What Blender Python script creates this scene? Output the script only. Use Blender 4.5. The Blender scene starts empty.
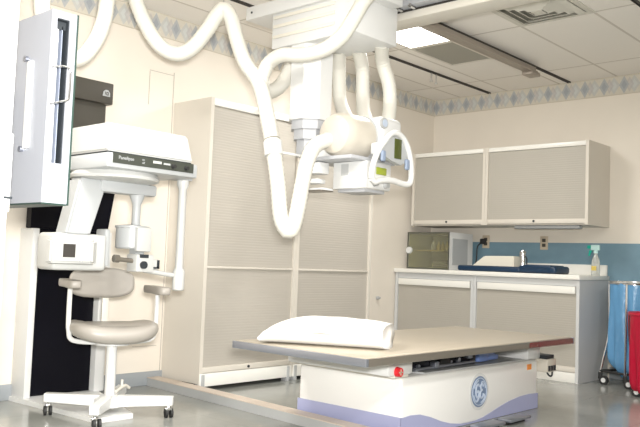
import bpy, bmesh, math, random
from mathutils import Vector, Matrix
random.seed(4)
PI = math.pi
C = bpy.context.scene.collection
V = Vector
# ------------------------------------------------------------------ materials
def mat(name, col, rough=.5, metal=0., spec=.5, bump=None, var=None, trans=0., alpha=1., coat=0.):
    m = bpy.data.materials.new(name); m.use_nodes = True
    nt = m.node_tree; b = nt.nodes['Principled BSDF']
    b.inputs['Base Color'].default_value = (*col, 1)
    b.inputs['Roughness'].default_value = rough
    b.inputs['Metallic'].default_value = metal
    b.inputs['Specular IOR Level'].default_value = spec
    b.inputs['Transmission Weight'].default_value = trans
    b.inputs['Alpha'].default_value = alpha
    b.inputs['Coat Weight'].default_value = coat
    if bump or var:
        tc = nt.nodes.new('ShaderNodeTexCoord')
        n = nt.nodes.new('ShaderNodeTexNoise')
        n.inputs['Scale'].default_value = (bump or var)[0]
        n.inputs['Detail'].default_value = 4
        nt.links.new(tc.outputs['Object'], n.inputs['Vector'])
        if bump:
            bp = nt.nodes.new('ShaderNodeBump')
            bp.inputs['Strength'].default_value = bump[1]
            bp.inputs['Distance'].default_value = .01
            nt.links.new(n.outputs['Fac'], bp.inputs['Height'])
            nt.links.new(bp.outputs['Normal'], b.inputs['Normal'])
        if var:
            mx = nt.nodes.new('ShaderNodeMixRGB')
            mx.inputs['Color1'].default_value = (*[c*(1-var[1]) for c in col], 1)
            mx.inputs['Color2'].default_value = (*[min(1, c*(1+var[1])) for c in col], 1)
            nt.links.new(n.outputs['Fac'], mx.inputs['Fac'])
            nt.links.new(mx.outputs['Color'], b.inputs['Base Color'])
    return m

def emit(name, col, s):
    m = bpy.data.materials.new(name); m.use_nodes = True
    b = m.node_tree.nodes['Principled BSDF']
    b.inputs['Base Color'].default_value = (*col, 1)
    b.inputs['Emission Color'].default_value = (*col, 1)
    b.inputs['Emission Strength'].default_value = s
    return m

M = {}
M['wall'] = mat('cream wall paint', (.78, .725, .64), .6, var=(3, .03))
M['wallr'] = M['wall']
M['band'] = mat('blue wall vinyl', (.17, .285, .36), .5, var=(9, .12))
M['base'] = mat('blue grey baseboard vinyl', (.33, .355, .375), .45)
M['white'] = mat('white enamel', (.69, .695, .685), .35)
M['whitew'] = mat('warm white enamel', (.74, .71, .63), .4)
M['cream'] = mat('cream enamel', (.58, .54, .465), .35)
M['greyp'] = mat('light grey enamel', (.44, .45, .47), .4)
M['panl'] = mat('light grey lacquer', (.41, .425, .43), .35)
M['hose'] = mat('white corrugated hose', (.66, .645, .585), .55)
M['black'] = mat('black lacquer', (.003, .003, .006), .35, spec=.15)
M['brown'] = mat('dark brown grey metal', (.06, .055, .045), .45)
M['dark'] = mat('dark slot', (.02, .025, .03), .6)
M['strip'] = mat('olive black control strip', (.05, .055, .045), .4)
M['chrome'] = mat('chrome', (.75, .76, .78), .15, 1.)
M['steel'] = mat('brushed aluminium', (.36, .38, .44), .35, .85)
M['rim'] = mat('brown aluminium rim', (.26, .235, .20), .3, .7)
M['redrefl'] = mat('painted red reflection', (.11, .006, .008), .18)  # colour of a red reflection painted on the table rail
M['vinyl'] = mat('grey taupe vinyl', (.36, .335, .30), .38, bump=(60, .05))
M['cab'] = mat('grey beige laminate', (.66, .62, .55), .5, var=(4, .02))
M['slat'] = mat('grey beige shutter slats', (.45, .42, .37), .5)
M['slatg'] = mat('warm grey shutter slats', (.43, .405, .355), .5)
M['cabg'] = mat('cool grey laminate', (.60, .61, .61), .5)
M['counter'] = mat('white laminate worktop', (.84, .83, .78), .3)
M['ttop'] = mat('tan laminate table top', (.41, .36, .285), .3, var=(30, .04))
M['lav'] = mat('lavender plastic skirt', (.38, .40, .60), .4)
M['pillow'] = mat('white cotton', (.88, .88, .87), .8, bump=(14, .25))
M['navy'] = mat('navy vinyl cover', (.004, .028, .07), .35, bump=(18, .3))
M['blueplastic'] = mat('light blue plastic film', (.12, .31, .54), .25, bump=(25, .5))
M['redplastic'] = mat('red plastic film', (.42, .004, .03), .3, bump=(20, .4))
M['rubber'] = mat('black rubber', (.02, .02, .02), .6)
M['bluepart'] = mat('blue painted metal', (.16, .24, .50), .4)
M['red'] = mat('red plastic', (.70, .02, .03), .35)
M['orange'] = mat('orange sticker', (.85, .28, .04), .5)
M['green'] = mat('green plastic trigger', (.0, .40, .30), .4)
M['lgreen'] = mat('pale aqua plastic', (.55, .80, .78), .4)
M['bottle'] = mat('clear plastic bottle', (.80, .82, .78), .15, trans=.6)
M['disp'] = mat('olive display glass', (.07, .085, .02), .15)
M['lime'] = mat('lime display', (.32, .38, .04), .3)
M['bluegrey'] = mat('blue grey button', (.25, .31, .42), .4)
M['logo'] = mat('logo blue', (.17, .235, .36), .4)
M['logow'] = mat('logo pale blue', (.48, .55, .66), .4)
M['outlet'] = mat('tan outlet plastic', (.55, .47, .36), .45)
M['glass'] = mat('olive tinted glass', (.78, .78, .62), .05, trans=.9)
M['inside'] = mat('olive interior', (.55, .52, .32), .6)
M['gold'] = mat('yellow plastic', (.65, .50, .12), .4)
M['slotedge'] = mat('blue grey metal edge', (.42, .47, .58), .3, .5)
M['greenedge'] = mat('dark green edge', (.02, .045, .035), .4)
M['track'] = mat('dark track metal', (.055, .05, .045), .5, .3)
M['rail'] = mat('taupe rail metal', (.36, .315, .27), .4, .3)
M['bridge'] = mat('cream aluminium beam', (.72, .69, .62), .4, .1)
M['vent'] = mat('vent enamel', (.66, .64, .57), .45)
M['lightoff'] = mat('unlit diffuser', (.33, .32, .275), .5)
M['lamp'] = emit('lit diffuser', (1, .97, .90), 7)
M['race'] = mat('grey floor duct metal', (.44, .45, .45), .4)
M['racetop'] = mat('beige floor duct cover', (.62, .53, .45), .4)
M['panw'] = mat('off white lacquer', (.52, .525, .51), .4)
M['tablew'] = mat('glossy white table panel', (.84, .835, .81), .3)
M['cord'] = mat('black cord', (.015, .015, .015), .5)

def floor_mat():
    m = mat('polished vinyl floor', (.52, .515, .47), .13, spec=.32)
    nt = m.node_tree; b = nt.nodes['Principled BSDF']
    tc = nt.nodes.new('ShaderNodeTexCoord'); n = nt.nodes.new('ShaderNodeTexNoise')
    n.inputs['Scale'].default_value = 2.2; n.inputs['Detail'].default_value = 6
    r = nt.nodes.new('ShaderNodeValToRGB')
    r.color_ramp.elements[0].position = .35; r.color_ramp.elements[0].color = (.26, .27, .25, 1)
    r.color_ramp.elements[1].position = .7; r.color_ramp.elements[1].color = (.33, .335, .31, 1)
    nt.links.new(tc.outputs['Object'], n.inputs['Vector']); nt.links.new(n.outputs['Fac'], r.inputs['Fac'])
    br = nt.nodes.new('ShaderNodeTexBrick'); br.offset = 0
    for k, v in (('Scale', 1.), ('Mortar Size', .003), ('Brick Width', .61), ('Row Height', .61)): br.inputs[k].default_value = v
    br.inputs['Color1'].default_value = (1, 1, 1, 1); br.inputs['Color2'].default_value = (.97, .97, .97, 1); br.inputs['Mortar'].default_value = (.86, .86, .86, 1)
    mx = nt.nodes.new('ShaderNodeMixRGB'); mx.blend_type = 'MULTIPLY'; mx.inputs['Fac'].default_value = 1
    nt.links.new(tc.outputs['Object'], br.inputs['Vector'])
    nt.links.new(r.outputs['Color'], mx.inputs['Color1']); nt.links.new(br.outputs['Color'], mx.inputs['Color2'])
    nt.links.new(mx.outputs['Color'], b.inputs['Base Color'])
    return m

def ceil_mat():
    m = mat('acoustic ceiling tile', (.72, .69, .63), .8)
    nt = m.node_tree; b = nt.nodes['Principled BSDF']
    tc = nt.nodes.new('ShaderNodeTexCoord')
    mp = nt.nodes.new('ShaderNodeMapping'); mp.inputs['Location'].default_value = (-5.185, -2.215, 0)
    br = nt.nodes.new('ShaderNodeTexBrick'); br.offset = 0
    for k, v in (('Scale', 1.), ('Mortar Size', .011), ('Mortar Smooth', .1), ('Brick Width', 1.325), ('Row Height', .558)): br.inputs[k].default_value = v
    br.inputs['Color1'].default_value = (.90, .865, .81, 1); br.inputs['Color2'].default_value = (.86, .825, .77, 1); br.inputs['Mortar'].default_value = (.64, .60, .54, 1)
    nt.links.new(tc.outputs['Object'], mp.inputs['Vector']); nt.links.new(mp.outputs['Vector'], br.inputs['Vector'])
    n = nt.nodes.new('ShaderNodeTexNoise'); n.inputs['Scale'].default_value = 60
    nt.links.new(tc.outputs['Object'], n.inputs['Vector'])
    mx = nt.nodes.new('ShaderNodeMixRGB'); mx.blend_type = 'OVERLAY'; mx.inputs['Fac'].default_value = .1
    nt.links.new(br.outputs['Color'], mx.inputs['Color1']); nt.links.new(n.outputs['Fac'], mx.inputs['Color2'])
    nt.links.new(mx.outputs['Color'], b.inputs['Base Color'])
    return m

def frieze_mat(name, axis):
    # overlapping diamonds along a wallpaper border; axis 0: runs along x, 1: along y
    m = mat(name, (.7, .68, .62), .6)
    nt = m.node_tree; N = nt.nodes.new; L = nt.links.new; b = nt.nodes['Principled BSDF']
    tc = N('ShaderNodeTexCoord'); sp = N('ShaderNodeSeparateXYZ'); L(tc.outputs['Object'], sp.inputs[0])
    def mth(op, a, c=None, d=None):
        n = N('ShaderNodeMath'); n.operation = op
        for i, x in enumerate((a, c, d)):
            if x is None: continue
            if isinstance(x, (int, float)): n.inputs[i].default_value = x
            else: L(x, n.inputs[i])
        return n.outputs[0]
    u = sp.outputs[axis]; z = sp.outputs[2]
    v = mth('ABSOLUTE', mth('DIVIDE', mth('SUBTRACT', z, .0875), .0875))      # 0 centre, 1 at the edges
    col = None
    noise = N('ShaderNodeTexNoise'); noise.inputs['Scale'].default_value = 45; L(tc.outputs['Object'], noise.inputs['Vector'])
    base = N('ShaderNodeMixRGB'); base.inputs['Color1'].default_value = (.60, .55, .46, 1); base.inputs['Color2'].default_value = (.66, .64, .57, 1)
    L(noise.outputs['Fac'], base.inputs['Fac']); col = base.outputs[0]
    def layer(period, off, half, tall, color, inner, soft=.9):
        nonlocal col
        t = mth('PINGPONG', mth('ADD', u, off + 50*period), period/2)            # 0 at centre
        d = mth('ADD', mth('DIVIDE', t, half), mth('DIVIDE', v, tall))
        msk = mth('MULTIPLY', mth('LESS_THAN', d, 1.), soft)
        inn = mth('LESS_THAN', d, .55)
        cm = N('ShaderNodeMixRGB'); cm.inputs['Color1'].default_value = (*color, 1); cm.inputs['Color2'].default_value = (*inner, 1); L(inn, cm.inputs['Fac'])
        mx = N('ShaderNodeMixRGB'); L(msk, mx.inputs['Fac']); L(col, mx.inputs['Color1']); L(cm.outputs[0], mx.inputs['Color2'])
        col = mx.outputs[0]
    layer(.185, .0925, .055, .9, (.50, .52, .52), (.56, .60, .61), .7)
    layer(.185, .050, .040, .80, (.48, .455, .45), (.54, .51, .50), .6)
    layer(.185, .0, .046, .93, (.40, .425, .45), (.31, .34, .39), .85)
    e = mth('GREATER_THAN', v, .94)
    mx = N('ShaderNodeMixRGB'); L(e, mx.inputs['Fac']); L(col, mx.inputs['Color1']); mx.inputs['Color2'].default_value = (.55, .50, .41, 1)
    L(mx.outputs[0], b.inputs['Base Color'])
    return m

# ------------------------------------------------------------------ mesh helpers
def nb(): return bmesh.new()

def box(bm, x0, x1, y0, y1, z0, z1, bev=0, seg=2, mtx=None):
    vs = [bm.verts.new((x, y, z)) for x in (x0, x1) for y in (y0, y1) for z in (z0, z1)]
    fs = [(0, 1, 3, 2), (4, 6, 7, 5), (0, 4, 5, 1), (2, 3, 7, 6), (0, 2, 6, 4), (1, 5, 7, 3)]
    faces = [bm.faces.new([vs[i] for i in f]) for f in fs]
    bmesh.ops.recalc_face_normals(bm, faces=faces)
    if mtx: bmesh.ops.transform(bm, matrix=mtx, verts=vs)
    if bev:
        ed = list({e for f in faces for e in f.edges})
        bmesh.ops.bevel(bm, geom=ed, offset=bev, segments=seg, profile=.5, affect='EDGES')

def B(*a, bev=0, seg=2, mtx=None):
    bm = nb(); box(bm, *a, bev=bev, seg=seg, mtx=mtx); return bm

def ringloft(bm, rings, cap=True, closed=True):
    vr = [[bm.verts.new(p) for p in r] for r in rings]
    n = len(vr[0])
    for a, b in zip(vr, vr[1:]):
        for i in range(n if closed else n-1):
            j = (i+1) % n
            bm.faces.new((a[i], a[j], b[j], b[i]))
    if cap:
        bm.faces.new(vr[0][::-1]); bm.faces.new(vr[-1])
    return vr

def frame_of(d):
    d = d.normalized()
    up = V((0, 0, 1)) if abs(d.z) < .95 else V((1, 0, 0))
    a = d.cross(up).normalized(); return a, d.cross(a).normalized()

def cyl(bm, p0, p1, r0, r1=None, seg=24, cap=True):
    p0, p1 = V(p0), V(p1); r1 = r0 if r1 is None else r1
    a, b = frame_of(p1-p0)
    R = [[p + (a*math.cos(2*PI*i/seg) + b*math.sin(2*PI*i/seg))*r for i in range(seg)] for p, r in ((p0, r0), (p1, r1))]
    ringloft(bm, R, cap)

def lathe(bm, base, prof, seg=28, axis=(0, 0, 1)):
    base = V(base); ax = V(axis).normalized(); a, b = frame_of(ax)
    R = [[base + ax*h + (a*math.cos(2*PI*i/seg) + b*math.sin(2*PI*i/seg))*max(r, .0005) for i in range(seg)] for r, h in prof]
    ringloft(bm, R)

def smooth_path(pts, n=8):
    P = [V(p) for p in pts]; P = [P[0]*2-P[1]] + P + [P[-1]*2-P[-2]]
    out = []
    for i in range(1, len(P)-2):
        for k in range(n):
            t = k/n; a, b, c, d = P[i-1:i+3]
            out.append(.5*((2*b) + (c-a)*t + (2*a-5*b+4*c-d)*t*t + (3*b-a-3*c+d)*t**3))
    out.append(P[-2]); return out

def tube(bm, pts, r, seg=12, n=8, smooth=True, rib=None):
    P = smooth_path(pts, n) if smooth else [V(p) for p in pts]
    if rib:      # resample evenly for corrugation
        L = [0]
        for a, b in zip(P, P[1:]): L.append(L[-1] + (b-a).length)
        Q = []; k = 0; step = rib/2
        for j in range(int(L[-1]/step)+1):
            s = j*step
            while k < len(L)-2 and L[k+1] < s: k += 1
            t = (s-L[k])/max(1e-9, L[k+1]-L[k]); Q.append(P[k].lerp(P[k+1], t))
        P = Q
    d0 = (P[1]-P[0]).normalized(); a, b = frame_of(d0); R = []
    for i, p in enumerate(P):
        d = (P[min(i+1, len(P)-1)] - P[max(i-1, 0)]).normalized()
        a = (a - d*a.dot(d)).normalized(); b = d.cross(a)
        rr = r(i/(len(P)-1)) if callable(r) else r
        if rib and i % 2: rr *= .93
        R.append([p + (a*math.cos(2*PI*k/seg) + b*math.sin(2*PI*k/seg))*rr for k in range(seg)])
    ringloft(bm, R)

def prism(bm, poly, vec):
    vec = V(vec); ringloft(bm, [[V(p) for p in poly], [V(p)+vec for p in poly]])

def disc_x(cx, y, cz, r, d, seg=40):      # disc facing -y
    bm = nb(); cyl(bm, (cx, y, cz), (cx, y-d, cz), r, seg=seg); return bm

# ------------------------------------------------------------------ objects
MW = {}
def setp(o, label=None, cat=None, group=None, kind=None):
    if label: o['label'] = label
    if cat: o['category'] = cat
    if group: o['group'] = group
    if kind: o['kind'] = kind
    return o

def thing(name, label, cat, loc=(0, 0, 0), rz=0, group=None):
    o = bpy.data.objects.new(name, None); C.objects.link(o); o.empty_display_size = .05
    o.location = loc; o.rotation_euler = (0, 0, rz)
    MW[o] = Matrix.Translation(loc) @ Matrix.Rotation(rz, 4, 'Z')
    return setp(o, label, cat, group)

def obj(name, bm, m, parent=None, local=False, loc=None, sharp=35, label=None):
    me = bpy.data.meshes.new(name)
    bmesh.ops.recalc_face_normals(bm, faces=bm.faces[:])
    W = MW[parent] if parent else Matrix.Translation(loc or (0, 0, 0))
    if not local: bmesh.ops.transform(bm, matrix=W.inverted(), verts=bm.verts[:])
    bm.to_mesh(me); bm.free()
    me.materials.append(M[m] if isinstance(m, str) else m)
    me.polygons.foreach_set('use_smooth', [True]*len(me.polygons))
    me.set_sharp_from_angle(angle=math.radians(sharp))
    o = bpy.data.objects.new(name, me); C.objects.link(o)
    MW[o] = W
    if parent: o.parent = parent
    elif loc: o.location = loc
    if label: o['label'] = label
    return o

def struct(name, bm, m, loc=None):
    return setp(obj(name, bm, m, loc=loc, local=bool(loc)), kind='structure')

def dup(root, loc, rz, label):
    r = root.copy(); C.objects.link(r); r.location = loc; r.rotation_euler = (0, 0, rz); r['label'] = label
    for ch in list(root.children):
        c = ch.copy(); C.objects.link(c); c.parent = r
        for g in ch.children:
            d = g.copy(); C.objects.link(d); d.parent = c
    return r

def text_bm(s, h, place):
    cu = bpy.data.curves.new('t', 'FONT'); cu.body = s; cu.size = h; cu.extrude = .0006
    o = bpy.data.objects.new('t', cu); me = o.to_mesh(); bm = nb(); bm.from_mesh(me); o.to_mesh_clear()
    bpy.data.objects.remove(o); bpy.data.curves.remove(cu)
    bmesh.ops.transform(bm, matrix=place, verts=bm.verts[:]); return bm
FRONT = lambda x, y, z: Matrix.Translation((x, y, z)) @ Matrix.Rotation(PI/2, 4, 'X')      # reads from -y

def slats(bm, axis, a0, a1, fixed, z0, z1, pitch, depth, out):
    # ridged roller-shutter face; axis 'x' runs along x at y=fixed, 'y' runs along y at x=fixed; out = +-1 outward sign
    n = max(2, round((z1-z0)/pitch)); h = (z1-z0)/n; prof = []
    for i in range(n):
        z = z0+i*h
        prof += [(0, z+.08*h), (depth, z+.3*h), (depth, z+.85*h), (0, z+h)]
    prof = [(0, z0)] + prof
    L, R = [], []
    for d, z in prof:
        if axis == 'x': L.append((a0, fixed+out*d, z)); R.append((a1, fixed+out*d, z))
        else: L.append((fixed+out*d, a0, z)); R.append((fixed+out*d, a1, z))
    back = -out*.012
    if axis == 'x': L += [(a0, fixed+back, z1), (a0, fixed+back, z0)]; R += [(a1, fixed+back, z1), (a1, fixed+back, z0)]
    else: L += [(fixed+back, a0, z1), (fixed+back, a0, z0)]; R += [(fixed+back, a1, z1), (fixed+back, a1, z0)]
    ringloft(bm, [L, R])

# ------------------------------------------------------------------ room shell
XR, YB, H = 7.03, 4.77, 2.75
XL, YF = -2.2, -3.4
struct('floor', B(XL-.1, XR+.1, YF-.1, YB+.1, -.1, 0), floor_mat())
struct('ceiling', B(XL-.1, XR+.1, YF-.1, YB+.1, H, H+.1), ceil_mat())
struct('wall_back', B(XL-.1, XR+.1, YB, YB+.1, 0, H), 'wall')
struct('wall_right', B(XR, XR+.1, YF-.1, YB, 0, H), 'wallr')
struct('wall_left', B(XL-.1, XL, YF-.1, YB, 0, H), 'wall')
struct('wall_front', B(XL, XR, YF-.1, YF, 0, H), 'wall')
struct('trim_1', B(0, XR-XL-.004, -.004, 0, 0, .175), frieze_mat('diamond wallpaper border on the back wall', 0), loc=(XL, YB, H-.175))
struct('trim_2', B(-.004, 0, 0, YB-YF-.004, 0, .175), frieze_mat('diamond wallpaper border on the right wall', 1), loc=(XR, YF, H-.175))
struct('trim_3', B(XR-.006, XR, YF, YB, .45, 1.212), 'band')
bm = nb(); box(bm, 3.538, 3.542, YB-.003, YB, .1, 2.33); box(bm, 3.32, 3.538, YB-.003, YB, 2.306, 2.309)
box(bm, 3.29, 3.50, YB-.003, YB, .283, .286); box(bm, 3.32, 3.323, YB-.003, YB, 2.05, 2.3)
struct('trim_4', bm, mat('wall panel seam', (.42, .39, .35), .6))
struct('baseboard_back', B(XL, 3.60, YB-.012, YB, 0, .10, bev=.004), 'base')
struct('baseboard_back_1', B(5.50, 6.36, YB-.012, YB, 0, .10, bev=.004), 'base')
struct('baseboard_right', B(XR-.02, XR-.006, YF, 2.80, 0, .10, bev=.004), 'base')

# ------------------------------------------------------------------ ceiling: vent, lights, tracks
t = thing('air_vent', 'square grey louvred air vent set in the ceiling tiles', 'vent', (4.90, 2.49, H))
cx, cy = 4.90, 2.485
def sqring(bm, c, o, i, z0, z1, zi=None):
    zi = z0 if zi is None else zi
    def sq(h, z): return [(c[0]-h, c[1]-h, z), (c[0]+h, c[1]-h, z), (c[0]+h, c[1]+h, z), (c[0]-h, c[1]+h, z)]
    rs = [[bm.verts.new(p) for p in sq(o, z1)], [bm.verts.new(p) for p in sq(o, z0)], [bm.verts.new(p) for p in sq(i, zi)], [bm.verts.new(p) for p in sq(i, zi+(z1-z0))]]
    for k in range(4):
        a, b = rs[k], rs[(k+1) % 4]
        for q in range(4): bm.faces.new((a[q], a[(q+1) % 4], b[(q+1) % 4], b[q]))
bm = nb(); sqring(bm, (cx, cy), .285, .245, H-.008, H); obj('frame', bm, 'vent', t)
obj('backing', B(cx-.24, cx+.24, cy-.24, cy+.24, H-.002, H), 'lightoff', t)
for k, h in enumerate((.235, .185, .135, .085)):
    bm = nb(); sqring(bm, (cx, cy), h, h-.034, H-.010, H-.006, H-.030); obj('louver', bm, 'vent', t)
obj('centre_plate', B(cx-.04, cx+.04, cy-.04, cy+.04, H-.03, H-.026), 'vent', t)

def troffer(x0, x1, y0, y1, label, lit='lamp'):
    t = thing('ceiling_light', label, 'ceiling light', ((x0+x1)/2, (y0+y1)/2, H))
    bm = nb()
    for a in ((x0, x0+.02, y0, y1), (x1-.02, x1, y0, y1), (x0+.02, x1-.02, y0, y0+.02), (x0+.02, x1-.02, y1-.02, y1)): box(bm, *a, H-.012, H)
    obj('frame', bm, 'bridge', t)
    obj('diffuser', B(x0+.02, x1-.02, y0+.02, y1-.02, H-.008, H-.001), lit, t)
    return t
troffer(4.55, 5.19, 3.36, 3.78, 'bright lit ceiling panel beside the end of the overhead beam')
troffer(5.20, 5.84, 3.37, 3.79, 'dull unlit grey ceiling panel next to the lit one', 'lightoff')

def area(name, loc, sx, sy, power, col=(1, .975, .94), rot=(0, 0, 0)):
    l = bpy.data.lights.new(name, 'AREA'); l.shape = 'RECTANGLE'; l.size = sx; l.size_y = sy; l.energy = power; l.color = col
    o = bpy.data.objects.new(name, l); C.objects.link(o); o.location = loc; o.rotation_euler = rot; return o

def track(y, x0, x1, label, hooks):
    t = thing('ceiling_track', label, 'ceiling track', ((x0+x1)/2, y, H), group=None)
    bm = nb(); box(bm, x0, x1, y-.013, y-.009, H-.014, H); box(bm, x0, x1, y+.009, y+.013, H-.014, H); box(bm, x0, x1, y-.009, y+.009, H-.006, H)
    obj('channel', bm, 'track', t)
    for hx, l in hooks:
        bm = nb(); cyl(bm, (hx, y, H-.012), (hx, y, H-.012-l), .008, seg=8); cyl(bm, (hx, y, H-.012-l), (hx, y, H-.03-l), .014, seg=8)
        obj('hanger_hook', bm, 'chrome', t)
    return t
track(4.075, -1.0, 7.0, 'thin dark ceiling track nearest the back wall, two small hooks hanging from it', [(5.94, .07), (6.02, .08)])
t1 = track(3.215, -1.0, 7.0, 'dark ceiling track carrying the taupe rail that runs to the right wall', [(4.95, .02), (5.62, .02), (6.05, .02), (6.22, .02)])
track(1.90, -1.0, 7.0, 'dark ceiling track at the top right corner of the photo', [(3.2, .02)])

t = thing('stationary_rail', 'taupe metal rail bolted under the dark ceiling track, ending short of the wall', 'rail', (2.6, 3.2, 2.64))
bm = nb(); box(bm, -1.0, 6.22, 3.165, 3.235, 2.665, 2.715, bev=.004); box(bm, -1.0, 6.22, 3.15, 3.165, 2.665, 2.678)
obj('beam', bm, 'rail', t)
obj('end_stop', B(6.12, 6.27, 3.15, 3.25, 2.64, 2.672, bev=.004), 'rail', t)
for hx in (4.2, 4.95, 5.62, 6.05): obj('bracket', B(hx-.03, hx+.03, 3.19, 3.24, 2.712, 2.722), 'track', t)

# bridge spanning the two rails
t = thing('bridge_beam', 'cream overhead beam running from the white carriage to the top of the photo', 'beam', (4.15, 2.5, 2.52))
obj('lower_beam', B(4.05, 4.24, 1.70, 3.32, 2.545, 2.60, bev=.012), 'bridge', t)
obj('upper_beam', B(4.0, 4.29, 1.70, 3.32, 2.618, 2.66, bev=.006), 'greyp', t)
obj('groove', B(4.07, 4.22, 1.70, 3.32, 2.60, 2.618), 'track', t)
for y in (1.9, 3.2): obj('trolley', B(4.05, 4.24, y-.06, y+.06, 2.65, 2.668, bev=.003), 'track', t)
bm = nb(); cyl(bm, (4.04, 3.02, 2.61), (3.99, 3.02, 2.61), .014, seg=10); cyl(bm, (4.04, 2.92, 2.61), (3.99, 2.92, 2.61), .014, seg=10); obj('bolt', bm, 'chrome', t)
obj('end_bracket', B(4.07, 4.22, 3.24, 3.34, 2.46, 2.55, bev=.008), 'bridge', t)

# ------------------------------------------------------------------ ceiling x-ray tube unit
X = thing('ceiling_xray_unit', 'white overhead x-ray tube crane with carriage, telescoping column and looping hoses', 'x-ray machine', (3.72, 3.33, 2.6))
cx0, cx1, cy0, cy1 = 3.52, 3.95, 2.98, 3.70
bm = nb(); box(bm, cx0, cx1, cy0, cy1, 2.335, 2.585, bev=.012)
car = obj('carriage', bm, 'white', X)
obj('top_plate', B(cx0-.03, cx1-.06, 2.90, 3.93, 2.565, 2.655, bev=.006), 'white', X)
bm = nb()
for z in (2.40, 2.47, 2.53): box(bm, cx0-.010, cx0, cy0+.16, cy1-.02, z, z+.022, bev=.004)
obj('cooling_rib', bm, 'whitew', car)
bm = nb(); cyl(bm, (cx0+.02, cy0+.002, 2.55), (cx0+.02, cy0-.004, 2.55), .010, seg=12); obj('screw', bm, 'dark', car)
bm = nb(); cyl(bm, (cx0-.034, 3.87, 2.61), (cx0-.028, 3.87, 2.61), .008, seg=12); obj('screw', bm, 'dark', car)
# column: octagonal stages
def octo(bm, c, r, z0, z1, k=.42):
    p = []
    for sx, sy, o in ((1, 1, 0), (-1, 1, 1), (-1, -1, 0), (1, -1, 1)):
        a, b = (sx*r, sy*r*k), (sx*r*k, sy*r)
        p += [a, b] if not o else [b, a]
    ringloft(bm, [[(c[0]+x, c[1]+y, z) for x, y in p] for z in (z0, z1)])
cc = (3.672, 3.465)
for k, (r, z0, z1) in enumerate(((.134, 1.85, 2.34), (.117, 1.79, 1.855), (.100, 1.725, 1.795), (.080, 1.62, 1.73))):
    bm = nb(); octo(bm, cc, r, z0, z1); obj('column_stage', bm, 'white' if k == 0 else 'greyp', X)
obj('mounting_arm', B(3.63, 3.88, 3.14, 3.52, 1.60, 1.70, bev=.02), 'white', X)
# tube housing: axis along x
tx, ty, tz = 3.575, 3.185, 1.74
bm = nb(); lathe(bm, (tx, ty, tz), [(.0, 0), (.085, .006), (.120, .022), (.138, .055), (.144, .10), (.145, .22), (.143, .32)], seg=36, axis=(1, 0, 0))
hs = obj('tube_housing', bm, 'cream', X)
bm = nb(); box(bm, 3.855, 4.09, 3.015, 3.33, 1.61, 1.885, bev=.04, seg=4); obj('housing_collar', bm, 'white', X)
bm = nb(); tube(bm, [(3.848+.002, ty+math.cos(a)*.146, tz+math.sin(a)*.146) for a in [2*PI*i/24 for i in range(25)]], .006, seg=6, smooth=False); obj('housing_seam', bm, 'race', hs)
bm = nb(); cyl(bm, (3.885, 3.025, 1.835), (3.885, 3.008, 1.835), .034, seg=24); r_ = obj('round_badge', bm, 'race', X)
bm = nb(); cyl(bm, (3.885, 3.009, 1.835), (3.885, 3.005, 1.835), .024, seg=24); obj('badge_centre', bm, 'logow', r_)
# plate and collimator
obj('tilt_plate', B(3.58, 4.02, 3.02, 3.42, 1.577, 1.60, bev=.004), 'greyp', X)
col = obj('collimator', B(3.705, 3.955, 3.0, 3.275, 1.405, 1.577, bev=.010), 'white', X)
obj('warning_label', B(3.7035, 3.7055, 3.145, 3.205, 1.49, 1.562), 'race', col)
for kx, kz in ((3.785, 1.442), (3.895, 1.438)):
    bm = nb(); cyl(bm, (kx, 3.0, kz), (kx, 2.975, kz), .022, .019, seg=18); obj('knob', bm, 'race', col)
obj('lime_display', B(3.80, 3.90, 2.994, 3.002, 1.50, 1.545, bev=.002), 'lime', col)
obj('filter_tray', B(3.73, 3.93, 3.03, 3.25, 1.385, 1.407, bev=.003), 'greyp', col)
bm = nb(); box(bm, 3.60, 3.70, 3.30, 3.46, 1.50, 1.575, bev=.01); box(bm, 3.62, 3.72, 3.28, 3.47, 1.395, 1.41, bev=.003); box(bm, 3.62, 3.70, 3.33, 3.45, 1.44, 1.47, bev=.006)
obj('rear_bracket', bm, 'white', X)
obj('dark_slide', B(3.60, 3.72, 3.28, 3.47, 1.388, 1.395), 'rim', X)
# control head with looping handle, leaning a little
hy = 2.90
bm = nb()
loop = [(3.655, hy+.02, 1.455), (3.66, hy+.02, 1.52), (3.70, hy+.015, 1.62), (3.755, hy, 1.70), (3.81, hy, 1.745), (3.875, hy, 1.757), (3.945, hy, 1.73), (4.0, hy, 1.66), (4.03, hy, 1.56), (4.045, hy+.01, 1.49), (4.03, hy+.015, 1.457), (3.97, hy+.02, 1.452), (3.86, hy+.02, 1.462), (3.75, hy+.02, 1.452), (3.69, hy+.02, 1.437), (3.655, hy+.02, 1.455)]
tube(bm, loop, .019, seg=12, n=5); hd = obj('handle_loop', bm, 'white', X)
bm = nb(); prism(bm, [(3.715, hy+.005, 1.625), (3.76, hy+.005, 1.60), (3.85, hy+.005, 1.578), (3.93, hy+.005, 1.565), (3.985, hy+.005, 1.595), (3.99, hy+.005, 1.66), (3.94, hy+.005, 1.72), (3.875, hy+.005, 1.748), (3.81, hy+.005, 1.735), (3.76, hy+.005, 1.69)], (0, .035, 0)); cp = obj('control_panel', bm, 'panl', X)
obj('display', B(3.855, 3.925, hy, hy+.008, 1.60, 1.725, bev=.002), 'disp', cp)
for bx, bz in ((3.735, 1.60), (3.985, 1.575)):
    bm = nb(); box(bm, bx-.022, bx+.022, hy-.012, hy+.01, bz-.035, bz+.035, bev=.012, seg=3); obj('button', bm, 'bluegrey', cp)
obj('panel_arm', B(3.78, 3.96, hy+.03, 3.04, 1.62, 1.70, bev=.015), 'white', X)
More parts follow.
